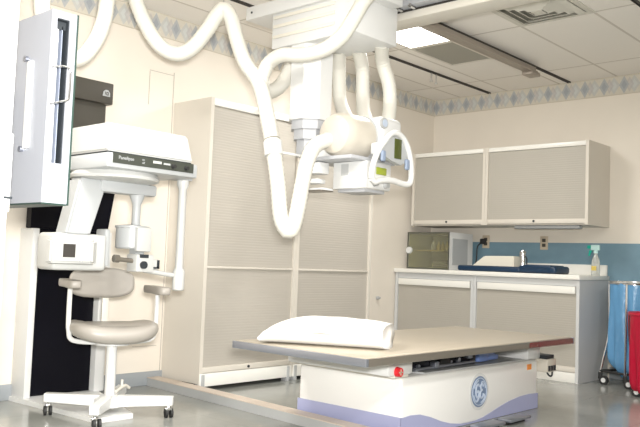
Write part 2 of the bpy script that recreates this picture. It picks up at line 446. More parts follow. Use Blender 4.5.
# hoses
HA = [[2.301,4.214,2.049],[2.388,4.144,2.093],[2.456,4.103,2.199],[2.51,4.105,2.347],[2.542,4.128,2.515],[2.575,4.13,2.63],[2.663,4.15,2.685],[2.736,4.17,2.65],[2.798,4.213,2.573],[2.853,4.168,2.416],[2.923,4.103,2.285],[3.0,4.023,2.238],[3.062,3.951,2.28],[3.118,3.878,2.398],[3.154,3.829,2.497],[3.181,3.795,2.537],[3.216,3.763,2.481],[3.252,3.737,2.342],[3.263,3.664,2.19],[3.284,3.577,2.08],[3.282,3.514,1.982],[3.279,3.457,1.831],[3.274,3.40,1.671]]
HB = [[3.274,3.40,1.671],[3.275,3.36,1.514],[3.29,3.343,1.364],[3.31,3.337,1.214],[3.329,3.32,1.145],[3.347,3.302,1.118],[3.365,3.28,1.145],[3.378,3.26,1.248],[3.397,3.249,1.401],[3.429,3.245,1.545],[3.49,3.241,1.652],[3.60,3.22,1.71]]
HS = [[2.142,4.191,2.562],[2.152,4.193,2.418],[2.164,4.19,2.303],[2.208,4.185,2.166],[2.277,4.176,2.086]]
HA = HS + HA[1:]
bm = nb(); tube(bm, HA, .050, seg=14, rib=.03); obj('cable_hose', bm, 'hose', X)
bm = nb(); tube(bm, HB, .049, seg=14, rib=.03); hb = obj('cable_hose', bm, 'hose', X)
bm = nb(); cyl(bm, (3.274, 3.395, 1.66), (3.272, 3.375, 1.575), .057, seg=20); obj('hose_sleeve', bm, 'white', hb)
bm = nb(); box(bm, 3.32, 3.64, 3.40, 3.412, 1.60, 1.615); box(bm, 3.325, 3.337, 3.40, 3.412, 1.60, 1.69); obj('hose_bracket', bm, 'white', X)
bm = nb(); tube(bm, [[3.60, 2.925, 2.575], [3.525, 2.87, 2.545], [3.471, 2.888, 2.468], [3.431, 2.912, 2.378], [3.391, 2.965, 2.27], [3.359, 3.067, 2.201], [3.33, 3.219, 2.182], [3.318, 3.379, 2.204], [3.322, 3.496, 2.178], [3.312, 3.544, 2.1], [3.296, 3.54, 2.014]], .046, seg=14, rib=.03); obj('cable_hose', bm, 'hose', X)
bm = nb(); tube(bm, [[3.32,3.56,2.06],[3.416,3.659,2.039],[3.529,3.683,2.056],[3.64,3.70,2.133],[3.70,3.68,2.261],[3.72,3.66,2.36]], .05, seg=14, rib=.03); obj('cable_hose', bm, 'hose', X)
for pts in ([[3.86,3.40,2.36],[3.95,3.47,2.25],[3.984,3.481,2.056],[3.93,3.36,1.90],[3.90,3.25,1.85]],
            [[3.92,3.28,2.36],[4.03,3.33,2.26],[4.045,3.332,2.085],[3.99,3.271,1.95],[3.95,3.2,1.86]],
            [[3.90,3.07,2.36],[4.02,3.15,2.28],[4.084,3.14,2.136],[4.098,3.137,2.003],[4.03,3.098,1.851]]):
    bm = nb(); tube(bm, pts, .048, seg=14, rib=.03); obj('cable_hose', bm, 'hose', X)
bm = nb(); cyl(bm, (3.178, 3.80, 2.57), (3.178, 3.80, 2.75), .005, seg=8); obj('hose_hanger', bm, 'chrome', X)
bm = nb(); cyl(bm, (2.663, 4.15, 2.7), (2.663, 4.15, 2.75), .005, seg=8); obj('hose_hanger', bm, 'chrome', X)

# ------------------------------------------------------------------ x-ray table
T = thing('xray_table', 'white x-ray table with a tan top and lavender wave along its base', 'x-ray table', (4.24, 2.88, 0))
bx0, bx1, by0, by1 = 3.46, 5.04, 2.51, 3.27
base = obj('base', B(bx0, bx1, by0, by1, .0, .33, bev=.02, seg=3), 'tablew', T)
wave = [(3.48,.118),(3.55,.123),(3.64,.117),(3.74,.092),(3.85,.055),(3.95,.030),(4.06,.014),(4.15,.010),(4.23,.012),(4.32,.022),(4.42,.042),(4.53,.066),(4.65,.087),(4.79,.102),(4.92,.105),(5.02,.101)]
bm = nb(); prism(bm, [(3.457, by0, .002)] + [(3.457, by0, .120)] + [(x, by0, z) for x, z in wave] + [(5.043, by0, .100), (5.043, by0, .002)], (0, -.004, 0)); obj('wave_skirt', bm, 'lav', base)
obj('wave_skirt', B(bx0-.004, bx0, by0-.004, by1+.003, .002, .120), 'lav', base)
obj('wave_skirt', B(bx1, bx1+.004, by0-.004, by1+.003, .002, .100), 'lav', base)
obj('deck', B(bx0+.25, bx1-.03, by0+.02, by1-.02, .33, .338), 'race', T)
# emblem on the front of the base
ex, ez, ey = 4.268, .183, by0
lg = obj('emblem', disc_x(ex, ey, ez, .112, .002, 48), 'white', T)
obj('emblem_disc', disc_x(ex, ey-.002, ez, .094, .0015, 48), 'logo', lg)
def stroke(bm, pts, r, y): tube(bm, [(ex+x, y, ez+z) for x, z in pts], r, seg=6, n=6)
bm = nb(); y_ = ey-.0045
circ = [(.082*math.cos(a), .082*math.sin(a)) for a in [2*PI*i/32 for i in range(33)]]
stroke(bm, circ, .0035, y_)
for q in range(4):          # curls inside the rim
    a0 = q*PI/2 + PI/4
    stroke(bm, [(.070*math.cos(a0+d), .070*math.sin(a0+d)) for d in (-.55, -.2, .2)] + [(.058*math.cos(a0+.42), .058*math.sin(a0+.42)), (.050*math.cos(a0+.2), .050*math.sin(a0+.2))], .0042, y_)
# script G
stroke(bm, [(-.006,.034),(-.020,.046),(-.038,.036),(-.046,.010),(-.042,-.020),(-.026,-.034),(-.012,-.022),(-.010,.0),(-.020,.006),(-.030,-.004)], .0065, y_)
stroke(bm, [(-.010,.0),(-.008,-.030),(-.018,-.050),(-.034,-.052)], .0055, y_)
# script E
stroke(bm, [(.040,.030),(.030,.046),(.014,.040),(.010,.022),(.022,.008),(.032,.010)], .0065, y_)
stroke(bm, [(.022,.008),(.008,-.004),(.006,-.026),(.020,-.040),(.038,-.032),(.044,-.014)], .0065, y_)
obj('emblem_script', bm, 'logow', lg)
obj('orange_sticker', B(4.885, 4.945, by0-.002, by0, .268, .305), 'orange', base)
# top carriage between base and table top
endb = obj('near_end_housing', B(3.30, 3.52, 2.48, 3.22, .352, .44, bev=.012), 'white', T)
obj('tray_lip', B(3.38, 3.51, 2.50, 3.26, .335, .352, bev=.004), 'whitew', T)
bm = nb(); cyl(bm, (3.375, 2.48, .375), (3.375, 2.455, .375), .027, .024, seg=24); kn = obj('emergency_stop', bm, 'red', T)
bm = nb(); box(bm, 3.359, 3.391, 2.452, 2.456, .372, .378); box(bm, 3.372, 3.378, 2.452, 2.456, .359, .391); obj('stop_mark', bm, 'outlet', kn)
bm = nb(); cyl(bm, (3.34, 2.48, .42), (3.34, 2.474, .42), .005, seg=8); obj('screw', bm, 'steel', endb)
obj('far_end_housing', B(4.88, 5.06, 2.50, 3.20, .335, .462, bev=.012), 'white', T)
obj('mechanism_box', B(3.521, 4.36, 2.60, 3.10, .338, .44), 'black', T)
bm = nb()
for k in range(9):
    x = 3.56+k*.085; q = .36+random.random()*.06; cyl(bm, (x, 2.60, q), (x, 2.585, q), .008+.01*random.random(), seg=10)
obj('bolt', bm, 'steel', T)
bm = nb(); cyl(bm, (3.66, 2.57, .352), (4.30, 2.57, .358), .009, seg=12); box(bm, 3.86, 3.90, 2.56, 2.60, .345, .385, bev=.004); box(bm, 4.22, 4.27, 2.56, 2.60, .38, .42, bev=.006); obj('drive_rod', bm, 'steel', T)
obj('motor', B(3.95, 4.05, 2.58, 2.605, .345, .40, bev=.006), 'rubber', T); obj('motor', B(4.30, 4.34, 2.58, 2.605, .35, .42, bev=.006), 'rubber', T)
bm = nb(); box(bm, 4.38, 4.50, 2.58, 2.72, .345, .43, bev=.01); box(bm, 4.50, 4.66, 2.60, 2.70, .345, .375, bev=.008)
prism(bm, [(4.5, 2.60, .42), (4.5, 2.60, .37), (4.66, 2.60, .37)], (0, .06, 0)); obj('brake_unit', bm, 'bluepart', T)
bm = nb(); cyl(bm, (4.60, 2.52, .44), (4.60, 2.49, .44), .016, seg=14); obj('release_knob', bm, 'rubber', T)
# table top
tx0, tx1, ty0, ty1 = 2.83, 5.04, 2.256, 3.18
obj('table_top', B(tx0+.012, tx1-.012, ty0+.012, ty1-.012, .470, .503, bev=.002), 'ttop', T)
obj('end_rail', B(tx0, tx0+.022, ty0, ty1, .462, .4995, bev=.003), 'steel', T)
obj('side_rail', B(tx0+.022, tx1, ty0, ty0+.02, .462, .4995, bev=.003), 'rim', T)
obj('side_rail', B(tx0+.022, tx1, ty1-.02, ty1, .462, .4995, bev=.003), 'rim', T)
obj('end_rail', B(tx1-.02, tx1, ty0+.02, ty1-.02, .462, .4995, bev=.003), 'steel', T)
obj('red_reflection_strip', B(4.42, tx1-.012, ty0-.0025, ty0, .466, .497), 'redrefl', T, label='strip painted as a dark red reflection on the front edge rail')  # thin strip paints a red reflection onto the metal rail
obj('rail_end_cap', B(tx1-.012, tx1+.006, ty0-.003, ty0+.03, .460, .502, bev=.004), 'steel', T)
obj('under_frame', B(3.30, 5.0, 2.58, 3.05, .44, .470), 'greyp', T)
# connector box on the far end
bm = nb(); box(bm, 5.043, 5.18, 2.44, 2.62, .245, .335, bev=.008); cb = obj('connector_box', bm, 'cream', T)
obj('box_top', B(5.05, 5.16, 2.45, 2.61, .335, .36), 'dark', cb)
for k in range(3): obj('socket', B(5.055+.04*k, 5.08+.04*k, 2.434, 2.44, .255, .29), 'dark', cb)
bm = nb(); tube(bm, [(5.07, 2.46, .25), (5.09, 2.45, .222), (5.13, 2.45, .218), (5.16, 2.46, .25)], .006, seg=6); obj('cable', bm, 'dark', cb)
for px in (4.10, 4.42):
    t = thing('foot_pedal', 'grey floor pedal by the table base, ' + ('directly under the emblem' if px < 4.3 else 'nearer the far end of the table'), 'foot pedal', (px, 2.36, 0), group='foot pedals under the table')
    obj('pedal', B(px-.13, px+.13, 2.30, 2.39, .022, .04, bev=.006), 'steel', t)
    obj('pedal_base', B(px-.12, px+.12, 2.34, 2.42, 0, .022), 'rubber', t)

# ------------------------------------------------------------------ pillow
def pillow_bm(L, W, Hh, c, rz):
    # local u runs along the length; the u=+1 end is the open end of the case
    bm = nb(); R = Matrix.Rotation(rz, 3, 'Z'); n, seg = 40, 36; rings = []
    for i in range(n+1):
        u = -1+2*i/n
        g = .34 + .66*max(0., 1-max(0., -u)**2.6)**.62 if u < 0 else 1-.12*u**3     # girth: thin closed end, thick open end
        hw = W/2*((.93+.07*max(0., 1-abs(u)**3)) + (.05*max(0, (abs(u)-.8)/.2))); ring = []
        for k in range(seg):
            a = 2*PI*k/seg; ca, sa = math.cos(a), math.sin(a)
            y = hw*math.copysign(abs(ca)**.70, ca); zz = math.copysign(abs(sa)**.95, sa)
            zt = Hh*g*(.5+.5*zz) + (.018*abs(ca)**3*(1-abs(u)) if zz < 0 else 0)
            wr = .0022*math.sin(7*u+3*a)*math.sin(2.3*a+5*u) + .0025*max(0, abs(u)-.5)*math.sin(13*a)
            x = u*L/2 + (.020*abs(ca)**6 if u > .8 else (-.014*abs(ca)**4 if u < -.9 else 0))
            if u > .8: x += .03*(abs(zz)**2-.6)*(u-.8)/.2
            if zz > .1: zt += wr*1.2
            p = R @ V((x, y+wr*.5, 0)); ring.append((c[0]+p.x, c[1]+p.y, c[2]+max(0, zt)))
        rings.append(ring)
    def inner(r, k, dx):
        cx_ = sum(p[0] for p in r)/seg; cy_ = sum(p[1] for p in r)/seg; cz_ = sum(p[2] for p in r)/seg; q = R @ V((dx, 0, 0))
        return [(cx_+(p[0]-cx_)*k+q.x, cy_+(p[1]-cy_)*k+q.y, cz_+(p[2]-cz_)*k+q.z) for p in r]
    rings = [inner(rings[0], .3, -.010), inner(rings[0], .75, -.006)] + rings + [inner(rings[-1], .8, -.02), inner(rings[-1], .3, -.03)]
    ringloft(bm, rings); return bm
setp(obj('pillow', pillow_bm(.645, .37, .145, (3.14, 2.765, .5035), math.radians(-63)), 'pillow', loc=(3.14, 2.765, .5035), sharp=180), 'plump white bed pillow lying on the tan table top', 'pillow')

# ------------------------------------------------------------------ tall roller-shutter cabinets
def tall(x0, x1, label):
    y0, y1 = 4.33, YB-.001
    t = thing('tall_cabinet', label, 'cabinet', ((x0+x1)/2, (y0+y1)/2, 0), group='tall shutter cabinets on the back wall')
    f = .029
    bm = nb(); box(bm, x0, x0+f, y0, y1, .05, 2.10); box(bm, x1-f, x1, y0, y1, .05, 2.10); box(bm, x0+f, x1-f, y0+.03, y1, 2.07, 2.10); box(bm, x0+f, x1-f, y0+.03, y1, .05, .125); box(bm, x0+f, x1-f, y1-.02, y1, .125, 2.07)
    obj('carcass', bm, 'cab', t)
    obj('top_rail', B(x0+f, x1-f, y0+.002, y0+.03, 2.045, 2.098, bev=.004), 'counter', t)
    obj('plinth', B(x0+.005, x1-.005, y0-.002, y0+.02, .03, .122, bev=.003), 'counter', t)
    bm = nb(); slats(bm, 'x', x0+f+.001, x1-f-.001, y0+.018, .885, 2.043, .020, .0006, -1); u = obj('upper_shutter', bm, 'slat', t)
    bm = nb(); slats(bm, 'x', x0+f+.001, x1-f-.001, y0+.018, .165, .868, .020, .0006, -1); lo = obj('lower_shutter', bm, 'slat', t)
    obj('end_bar', B(x0+f, x1-f, y0+.006, y0+.022, .868, .884, bev=.003), 'cab', u)
    obj('end_bar', B(x0+f, x1-f, y0+.002, y0+.022, .125, .165, bev=.004), 'cab', lo)
    xm = (x0+x1)/2
    bm = nb(); cyl(bm, (xm, y0+.002, .145), (xm, y0-.006, .145), .010, seg=12); obj('lock', bm, 'dark', lo)
    for x in (x0+.02, x1-.06):
        obj('foot', B(x, x+.03, y0-.006, y0+.06, 0, .115, bev=.003), 'race', t)
        obj('foot', B(x, x+.03, y1-.10, y1-.05, 0, .05, bev=.003), 'race', t)
    return t
tall(3.555, 4.494, 'tall beige roller shutter cabinet beside the seamed wall panel, left of the pair')
tall(4.496, 5.455, 'tall beige roller shutter cabinet partly behind the tube column, right of the pair')
bm = nb(); box(bm, 6.10, 6.13, YB-.03, YB, .60, .63, bev=.006); cyl(bm, (6.115, YB-.028, .615), (6.115, YB-.045, .615), .010, seg=12)
setp(obj('wall_hook', bm, 'race', loc=(6.115, YB, .615)), 'small grey hook on the wall between tall cabinet and base cabinets', 'hook')

# floor cable duct
t = thing('floor_duct', 'low grey cable duct running across the floor from wall to table', 'cable duct', (3.38, 3.9, 0))
def para(z0, z1, xa0, xa1, xb0, xb1, ya, yb):      # sheared strip
    bm = nb(); ringloft(bm, [[(xa0, ya, z0), (xa1, ya, z0), (xa1, ya, z1), (xa0, ya, z1)], [(xb0, yb, z0), (xb1, yb, z0), (xb1, yb, z1), (xb0, yb, z1)]]); return bm
obj('duct_body', para(0, .055, 3.425, 3.525, 3.245, 3.345, YB-.013, 2.20), 'race', t)
obj('duct_lid', para(.055, .060, 3.423, 3.527, 3.243, 3.347, YB-.013, 2.20), 'racetop', t)

# ------------------------------------------------------------------ wall cabinets and base units on the right wall
def upper(y0, y1, label, end):
    x0, x1, z0, z1 = 6.56, XR-.001, 1.355, 2.10
    t = thing('wall_cabinet', label, 'cabinet', ((x0+x1)/2, (y0+y1)/2, z0), group='wall cabinets with roller shutters')
    f = .028
    bm = nb(); box(bm, x0, x1, y0, y0+f, z0, z1); box(bm, x0, x1, y1-f, y1, z0, z1); box(bm, x0+.03, x1, y0+f, y1-f, z1-.03, z1); box(bm, x0+.03, x1, y0+f, y1-f, z0, z0+.025); box(bm, x1-.015, x1, y0+f, y1-f, z0+.025, z1-.03)
    obj('carcass', bm, 'cab', t)
    obj('top_rail', B(x0+.002, x0+.03, y0+f, y1-f, z1-.045, z1-.004, bev=.004), 'counter', t)
    bm = nb(); slats(bm, 'y', y0+f+.001, y1-f-.001, x0+.018, z0+.055, z1-.046, .02, .0006, -1); s = obj('shutter', bm, 'slatg', t)
    obj('end_bar', B(x0+.002, x0+.022, y0+f, y1-f, z0+.012, z0+.054, bev=.004), 'cab', s)
    ym = (y0+y1)/2
    bm = nb(); cyl(bm, (x0+.002, ym, z0+.035), (x0-.006, ym, z0+.035), .010, seg=12); obj('lock', bm, 'dark', s)
    return t
upper(3.847, 4.70, 'shorter beige shutter wall cabinet near the room corner', False)
upper(2.825, 3.845, 'longer beige shutter wall cabinet right of the corner one', True)
setp(obj('strip_light', B(6.62, 6.70, 2.93, 3.56, 1.325, 1.355, bev=.006), 'panl', loc=(6.66, 3.245, 1.325)), 'slim pale under-cabinet strip light, switched off', 'strip light')

def lower(y0, y1, label):
    x0, x1 = 6.40, XR-.007
    t = thing('base_cabinet', label, 'cabinet', ((x0+x1)/2, (y0+y1)/2, 0), group='base cabinets under the white worktop')
    f = .028
    bm = nb(); box(bm, x0, x1, y0, y0+f, 0, .872); box(bm, x0, x1, y1-f, y1, 0, .872); box(bm, x0+.03, x1, y0+f, y1-f, .85, .872); box(bm, x0+.03, x1, y0+f, y1-f, .05, .08); box(bm, x1-.015, x1, y0+f, y1-f, .08, .85)
    obj('carcass', bm, 'cabg', t)
    obj('top_rail', B(x0-.006, x0+.03, y0+f+.01, y1-f-.01, .752, .815, bev=.005), 'counter', t)
    obj('plinth', B(x0+.004, x0+.025, y0+f, y1-f, 0, .085, bev=.003), 'counter', t)
    obj('fascia', B(x0+.008, x0+.03, y0+f, y1-f, .818, .872), 'cabg', t)
    bm = nb(); slats(bm, 'y', y0+f+.001, y1-f-.001, x0+.018, .135, .752, .02, .0006, -1); s = obj('shutter', bm, 'slatg', t)
    obj('end_bar', B(x0+.002, x0+.022, y0+f, y1-f, .088, .134, bev=.004), 'cab', s)
    return t
lower(3.851, YB-.012, 'grey shutter base cabinet in the corner under the glass-fronted box')
lower(2.82, 3.849, 'grey shutter base cabinet next to the hamper with the blue bag')
obj0 = setp(obj('worktop', B(6.375, XR-.007, 2.81, YB-.001, .873, .914, bev=.006), 'counter', loc=(6.7, 3.8, .873)), 'long white laminate worktop over the base cabinets', 'worktop')
setp(obj('backsplash', B(6.995, XR-.0065, 2.83, 4.15, .9145, 1.012, bev=.003), 'counter', loc=(7.01, 3.5, .9145)), 'low white backsplash strip along the blue wall', 'backsplash')

# glass fronted box
gx0, gx1, gy0, gy1, gz0, gz1 = 6.50, 6.93, 4.19, 4.69, .9145, 1.285
t = thing('glass_front_box', 'white cabinet box with a tinted glass front on the worktop in the corner', 'cabinet', (6.71, 4.44, gz0))
bm = nb(); box(bm, gx0, gx1, gy0, gy0+.015, gz0, gz1); box(bm, gx0, gx1, gy1-.015, gy1, gz0, gz1); box(bm, gx0, gx1, gy0+.015, gy1-.015, gz1-.015, gz1); box(bm, gx0, gx1, gy0+.015, gy1-.015, gz0, gz0+.015)
obj('housing', bm, 'white', t)
obj('interior_panel', B(gx1-.015, gx1, gy0+.015, gy1-.015, gz0+.015, gz1-.015), 'inside', t)
bm = nb(); box(bm, gx0+.012, gx1-.016, gy0+.0155, gy0+.02, gz0+.016, gz1-.016); box(bm, gx0+.012, gx1-.016, gy1-.02, gy1-.0155, gz0+.016, gz1-.016); box(bm, gx0+.012, gx1-.016, gy0+.02, gy1-.02, gz0+.0155, gz0+.02); obj('lining', bm, 'inside', t)
obj('shelf', B(gx0+.10, gx1-.02, gy0+.02, gy1-.02, gz0+.185, gz0+.195), 'gold', t)
dr = obj('glass_door', B(gx0-.006, gx0, gy0, gy1, gz0, gz1), 'glass', t)
bm = nb(); cyl(bm, (gx0-.006, gy1-.03, 1.10), (gx0-.028, gy1-.03, 1.10), .036, .032, seg=22); obj('round_knob', bm, 'white', dr)
bm = nb(); box(bm, gx0+.05, gx1-.10, gy0-.004, gy0, gz0+.05, gz1-.06); obj('side_panel', bm, 'panl', t)
for k in range(4):
    y = 4.42-.05*k
    bm = nb(); lathe(bm, (6.66, y, gz0+.1955), [(.018, 0), (.02, .01), (.02, .05), (.008, .07), (.008, .085)], seg=14)
    setp(obj('small_bottle', bm, 'gold', loc=(6.66, y, gz0+.1955)), 'small yellow bottle on the shelf behind tinted glass', 'bottle', 'bottles inside the glass-fronted box')
bm = nb(); lathe(bm, (6.64, 4.47, gz0+.1955), [(.022, 0), (.024, .01), (.022, .06), (.010, .075), (.010, .10)], seg=14)
setp(obj('white_bottle', bm, 'white', loc=(6.64, 4.47, gz0+.1955)), 'small white bottle at the end of the row behind tinted glass', 'bottle')
for k, dy in enumerate((0, .012)):
    setp(obj('instrument_tray', B(6.56, 6.80, 4.24+dy, 4.42+dy, gz0+.0205+.04*k, gz0+.055+.04*k, bev=.006), 'rim', loc=(6.68, 4.33, gz0+.0205+.04*k)), ('lower' if k == 0 else 'upper') + ' brown tray of the two stacked inside the glass-fronted box', 'tray')

# navy pad, cream block, chrome canister, spray bottle
bm = nb(); box(bm, 6.44, 6.74, 3.40, 4.06, .9145, .968, bev=.02, seg=4); pad = obj('padded_cover', bm, 'navy', loc=(6.59, 3.5, .9145))
setp(pad, 'folded navy blue padded cover lying along the front of the worktop', 'cover')
bm = nb(); box(bm, 6.445, 6.74, 3.06, 3.42, .916, .985, bev=.024, seg=4); box(bm, 6.44, 6.72, 3.10, 3.36, .950, .992, bev=.016, seg=4); obj('upper_fold', bm, 'navy', pad)
bm = nb(); prism(bm, [(6.75, 4.10, .9145), (6.75, 4.10, .955), (6.75, 3.95, 1.065), (6.75, 3.63, 1.070), (6.75, 3.63, .9145)], (.16, 0, 0))
bmesh.ops.bevel(bm, geom=bm.edges[:], offset=.008, segments=2, affect='EDGES')
setp(obj('foam_block', bm, mat('cream foam', (.88, .84, .72), .8, bump=(80, .1)), loc=(6.83, 3.8, .9145)), 'cream block with a slanted end behind the navy pad', 'foam block')
t = thing('canister', 'shiny chrome canister standing by the end of the cream block', 'canister', (6.82, 3.57, .9145))
bm = nb(); lathe(bm, (6.82, 3.57, .9145), [(.034, 0), (.036, .005), (.036, .16), (.033, .168)], seg=28); obj('body', bm, 'chrome', t)
bm = nb(); lathe(bm, (6.82, 3.57, 1.0826), [(.035, 0), (.035, .02), (.028, .038), (.010, .045), (.010, .052), (.0, .053)], seg=28); obj('lid', bm, 'chrome', t)
bm = nb(); tube(bm, [(6.80, 3.537, 1.07), (6.79, 3.515, 1.05), (6.79, 3.515, .98), (6.80, 3.537, .96)], .006, seg=8); obj('handle', bm, 'dark', t)
t = thing('spray_bottle', 'clear spray bottle with a green trigger at the end of the worktop', 'spray bottle', (6.85, 2.872, .9145))
bm = nb(); lathe(bm, (6.85, 2.872, .9145), [(.036, 0), (.038, .006), (.038, .11), (.033, .14), (.020, .175), (.016, .185), (.016, .20)], seg=24); obj('bottle_body', bm, 'bottle', t)
bm = nb(); cyl(bm, (6.85, 2.872, 1.1146), (6.85, 2.872, 1.14), .019, seg=16); box(bm, 6.835, 6.865, 2.835, 2.915, 1.14, 1.19, bev=.008); obj('spray_head', bm, 'lgreen', t)
bm = nb(); box(bm, 6.838, 6.862, 2.915, 2.95, 1.155, 1.185, bev=.005); prism(bm, [(6.842, 2.905, 1.14), (6.842, 2.93, 1.14), (6.842, 2.94, 1.09), (6.842, 2.928, 1.09)], (.016, 0, 0)); obj('trigger', bm, 'green', t)
bm = nb(); box(bm, 6.810, 6.813, 2.850, 2.894, .96, 1.0); obj('bottle_label', bm, 'gold', t)

def outlet(y, z, label):
    t = thing('wall_outlet', label, 'outlet', (XR-.006, y, z))
    obj('cover_plate', B(XR-.014, XR-.006, y-.04, y+.04, z-.065, z+.065, bev=.003), 'outlet', t)
    for dz in (-.022, .024): obj('socket', B(XR-.017, XR-.0135, y-.018, y+.018, z+dz-.016, z+dz+.016, bev=.003), 'brown', t)
    return t
outlet(4.09, 1.215, 'tan wall outlet with a black plug in it, beside the glass-fronted box')
outlet(3.455, 1.209, 'tan wall outlet with nothing plugged in, over the backsplash')
t = thing('power_cord', 'black plug and cord running down from the wall outlet behind the cream block', 'power cord', (XR-.04, 4.10, 1.215))
obj('plug', B(XR-.06, XR-.0175, 4.075, 4.135, 1.19, 1.245, bev=.01), 'cord', t)
bm = nb(); tube(bm, [(XR-.05, 4.125, 1.20), (XR-.055, 4.16, 1.16), (XR-.05, 4.17, 1.05), (XR-.05, 4.18, .95), (XR-.05, 4.14, .921)], .007, seg=8); obj('cord', bm, 'cord', t)

# ------------------------------------------------------------------ linen hampers
def bag_bm(c, r, ztop, zbot, folds, tip):
    bm = nb(); R = []; seg = 72
    for k in range(22):
        t = k/21; z = ztop + (zbot-ztop)*t
        w = 1-.10*t - .80*max(0, (t-.80)/.20)**2.2
        ring = []
        for i in range(seg):
            a = 2*PI*i/seg; f = folds*(.25+.9*t)*(math.sin(11*a+2.2*t)+.6*math.sin(17*a+1-3*t)+.4*math.sin(5*a+4*t))
            rr = r*(w+f*.62*(1-.2*t))
            dx, dy = tip[0]*max(0, t-.3), tip[1]*max(0, t-.3)
            zz = z + (.12*t*t*(math.cos(a-tip[2])) if t > .2 else 0)
            ring.append((c[0]+dx+rr*math.cos(a), c[1]+dy+rr*math.sin(a), max(zz, .035)))
        R.append(ring)
    ringloft(bm, R, cap=False)
    last = bm.faces.new(bm.verts[-seg:]) if False else None
    return bm
def hamper(c, r, z, label, bagmat, cat, casters, ringmat, zb, tip, bagname):
    t = thing('linen_hamper', label, cat, (c[0], c[1], 0))
    bm = nb(); tube(bm, [(c[0]+r*math.cos(a), c[1]+r*math.sin(a), z) for a in [2*PI*i/40 for i in range(41)]], .014, seg=10, smooth=False)
    lathe(bm, (c[0], c[1], z-.012), [(r+.003, 0), (r+.010, .0), (r+.010, .028), (r+.003, .028), (r+.003, 0)], seg=48); obj('hoop', bm, ringmat, t)
    for x, y in casters:
        d = V((c[0]-x, c[1]-y, 0)).normalized(); q = V((c[0], c[1], 0)) - d*r
        bm = nb(); tube(bm, [(x, y, .10), (x+.3*(q.x-x), y+.3*(q.y-y), .2), (q.x, q.y, .45), (q.x, q.y, z)], .011, seg=10); obj('post', bm, 'chrome' if bagmat == 'blueplastic' else 'rubber', t)
        bm = nb(); box(bm, x-.012, x+.012, y-.016, y+.016, .045, .105, bev=.004); ca = obj('caster', bm, 'rubber', t)
        bm = nb(); cyl(bm, (x-.013, y-.03, .038), (x+.013, y-.03, .038), .038, seg=20); w = obj('wheel', bm, 'rubber', ca)
        bm = nb(); cyl(bm, (x-.0145, y-.03, .038), (x+.0145, y-.03, .038), .020, seg=16); obj('wheel_hub', bm, 'white', ca)
    bm = nb()
    for i in range(len(casters)):
        a, b = casters[i], casters[(i+1) % len(casters)]; cyl(bm, (*a, .115), (*b, .115), .010, seg=8)
    obj('base_frame', bm, 'rubber', t)
    obj('bag', bag_bm(c, r+.006, z-.002, zb, .13, tip), bagmat, t, sharp=180)
    return t
hamper((6.70, 2.47), .20, .862, 'chrome hoop hamper on casters with a blue plastic bag', 'blueplastic', 'hamper', [(6.57, 2.70), (6.49, 2.46), (6.78, 2.28), (6.88, 2.58)], 'chrome', .13, (-.03, .02, .35), 'bag')
hamper((6.25, 2.14), .19, .63, 'hamper with a bright red plastic bag at the right edge', 'redplastic', 'hamper', [(6.15, 2.27), (6.12, 2.04), (6.35, 2.01), (6.38, 2.25)], 'redplastic', .04, (0, 0, 0), 'bag')

# ------------------------------------------------------------------ panoramic dental x-ray unit on the back wall
P_ = thing('panoramic_xray_unit', 'white panoramic dental x-ray machine hanging over the grey chair', 'x-ray machine', (2.55, 3.95, 1.38))
bm = nb()
def tapbox(bm, b, t, z0, z1):
    ringloft(bm, [[(b[0], b[2], z0), (b[1], b[2], z0), (b[1], b[3], z0), (b[0], b[3], z0)], [(t[0], t[2], z1), (t[1], t[2], z1), (t[1], t[3], z1), (t[0], t[3], z1)]])
tapbox(bm, (2.235, 2.805, 3.555, 4.30), (2.235, 2.765, 3.565, 4.30), 1.482, 1.632); bmesh.ops.bevel(bm, geom=bm.edges[:], offset=.010, segments=2, affect='EDGES')
obj('upper_housing', bm, 'panw', P_)
bm = nb(); box(bm, 2.235, 2.835, 3.55, 4.30, 1.395, 1.474, bev=.010); lh = obj('lower_housing', bm, 'panl', P_)
obj('shadow_gap', B(2.245, 2.80, 3.57, 4.28, 1.474, 1.482), 'dark', P_)
cs = obj('control_strip', B(2.268, 2.80, 3.545, 3.551, 1.420, 1.474), 'strip', P_)
bm = text_bm('Panelipse', .026, FRONT(2.30, 3.5445, 1.443)); obj('lettering', bm, 'panl', cs)
bm = text_bm('on', .016, FRONT(2.448, 3.5445, 1.452)); t2 = text_bm('off', .016, FRONT(2.448, 3.5445, 1.434)); me = bpy.data.meshes.new('x'); t2.to_mesh(me); bm.from_mesh(me); t2.free(); bpy.data.meshes.remove(me); obj('lettering', bm, 'panl', cs)
obj('white_label', B(2.52, 2.575, 3.5425, 3.546, 1.446, 1.460), 'panw', cs)
obj('scale_mark', B(2.59, 2.635, 3.5435, 3.546, 1.446, 1.456), 'race', cs)
for kx in (2.655, 2.745):
    bm = nb(); cyl(bm, (kx, 3.545, 1.443), (kx, 3.525, 1.443), .013, .011, seg=16); obj('dial', bm, 'rubber', cs)
obj('wall_arm', B(2.44, 2.70, 4.28, 4.649, 1.50, 1.60, bev=.01), 'panl', P_)
bm = nb(); lathe(bm, (2.475, 3.84, 1.348), [(.20, 0), (.245, .010), (.25, .024), (.235, .047)], seg=48); obj('rotation_ring', bm, 'panw', P_)
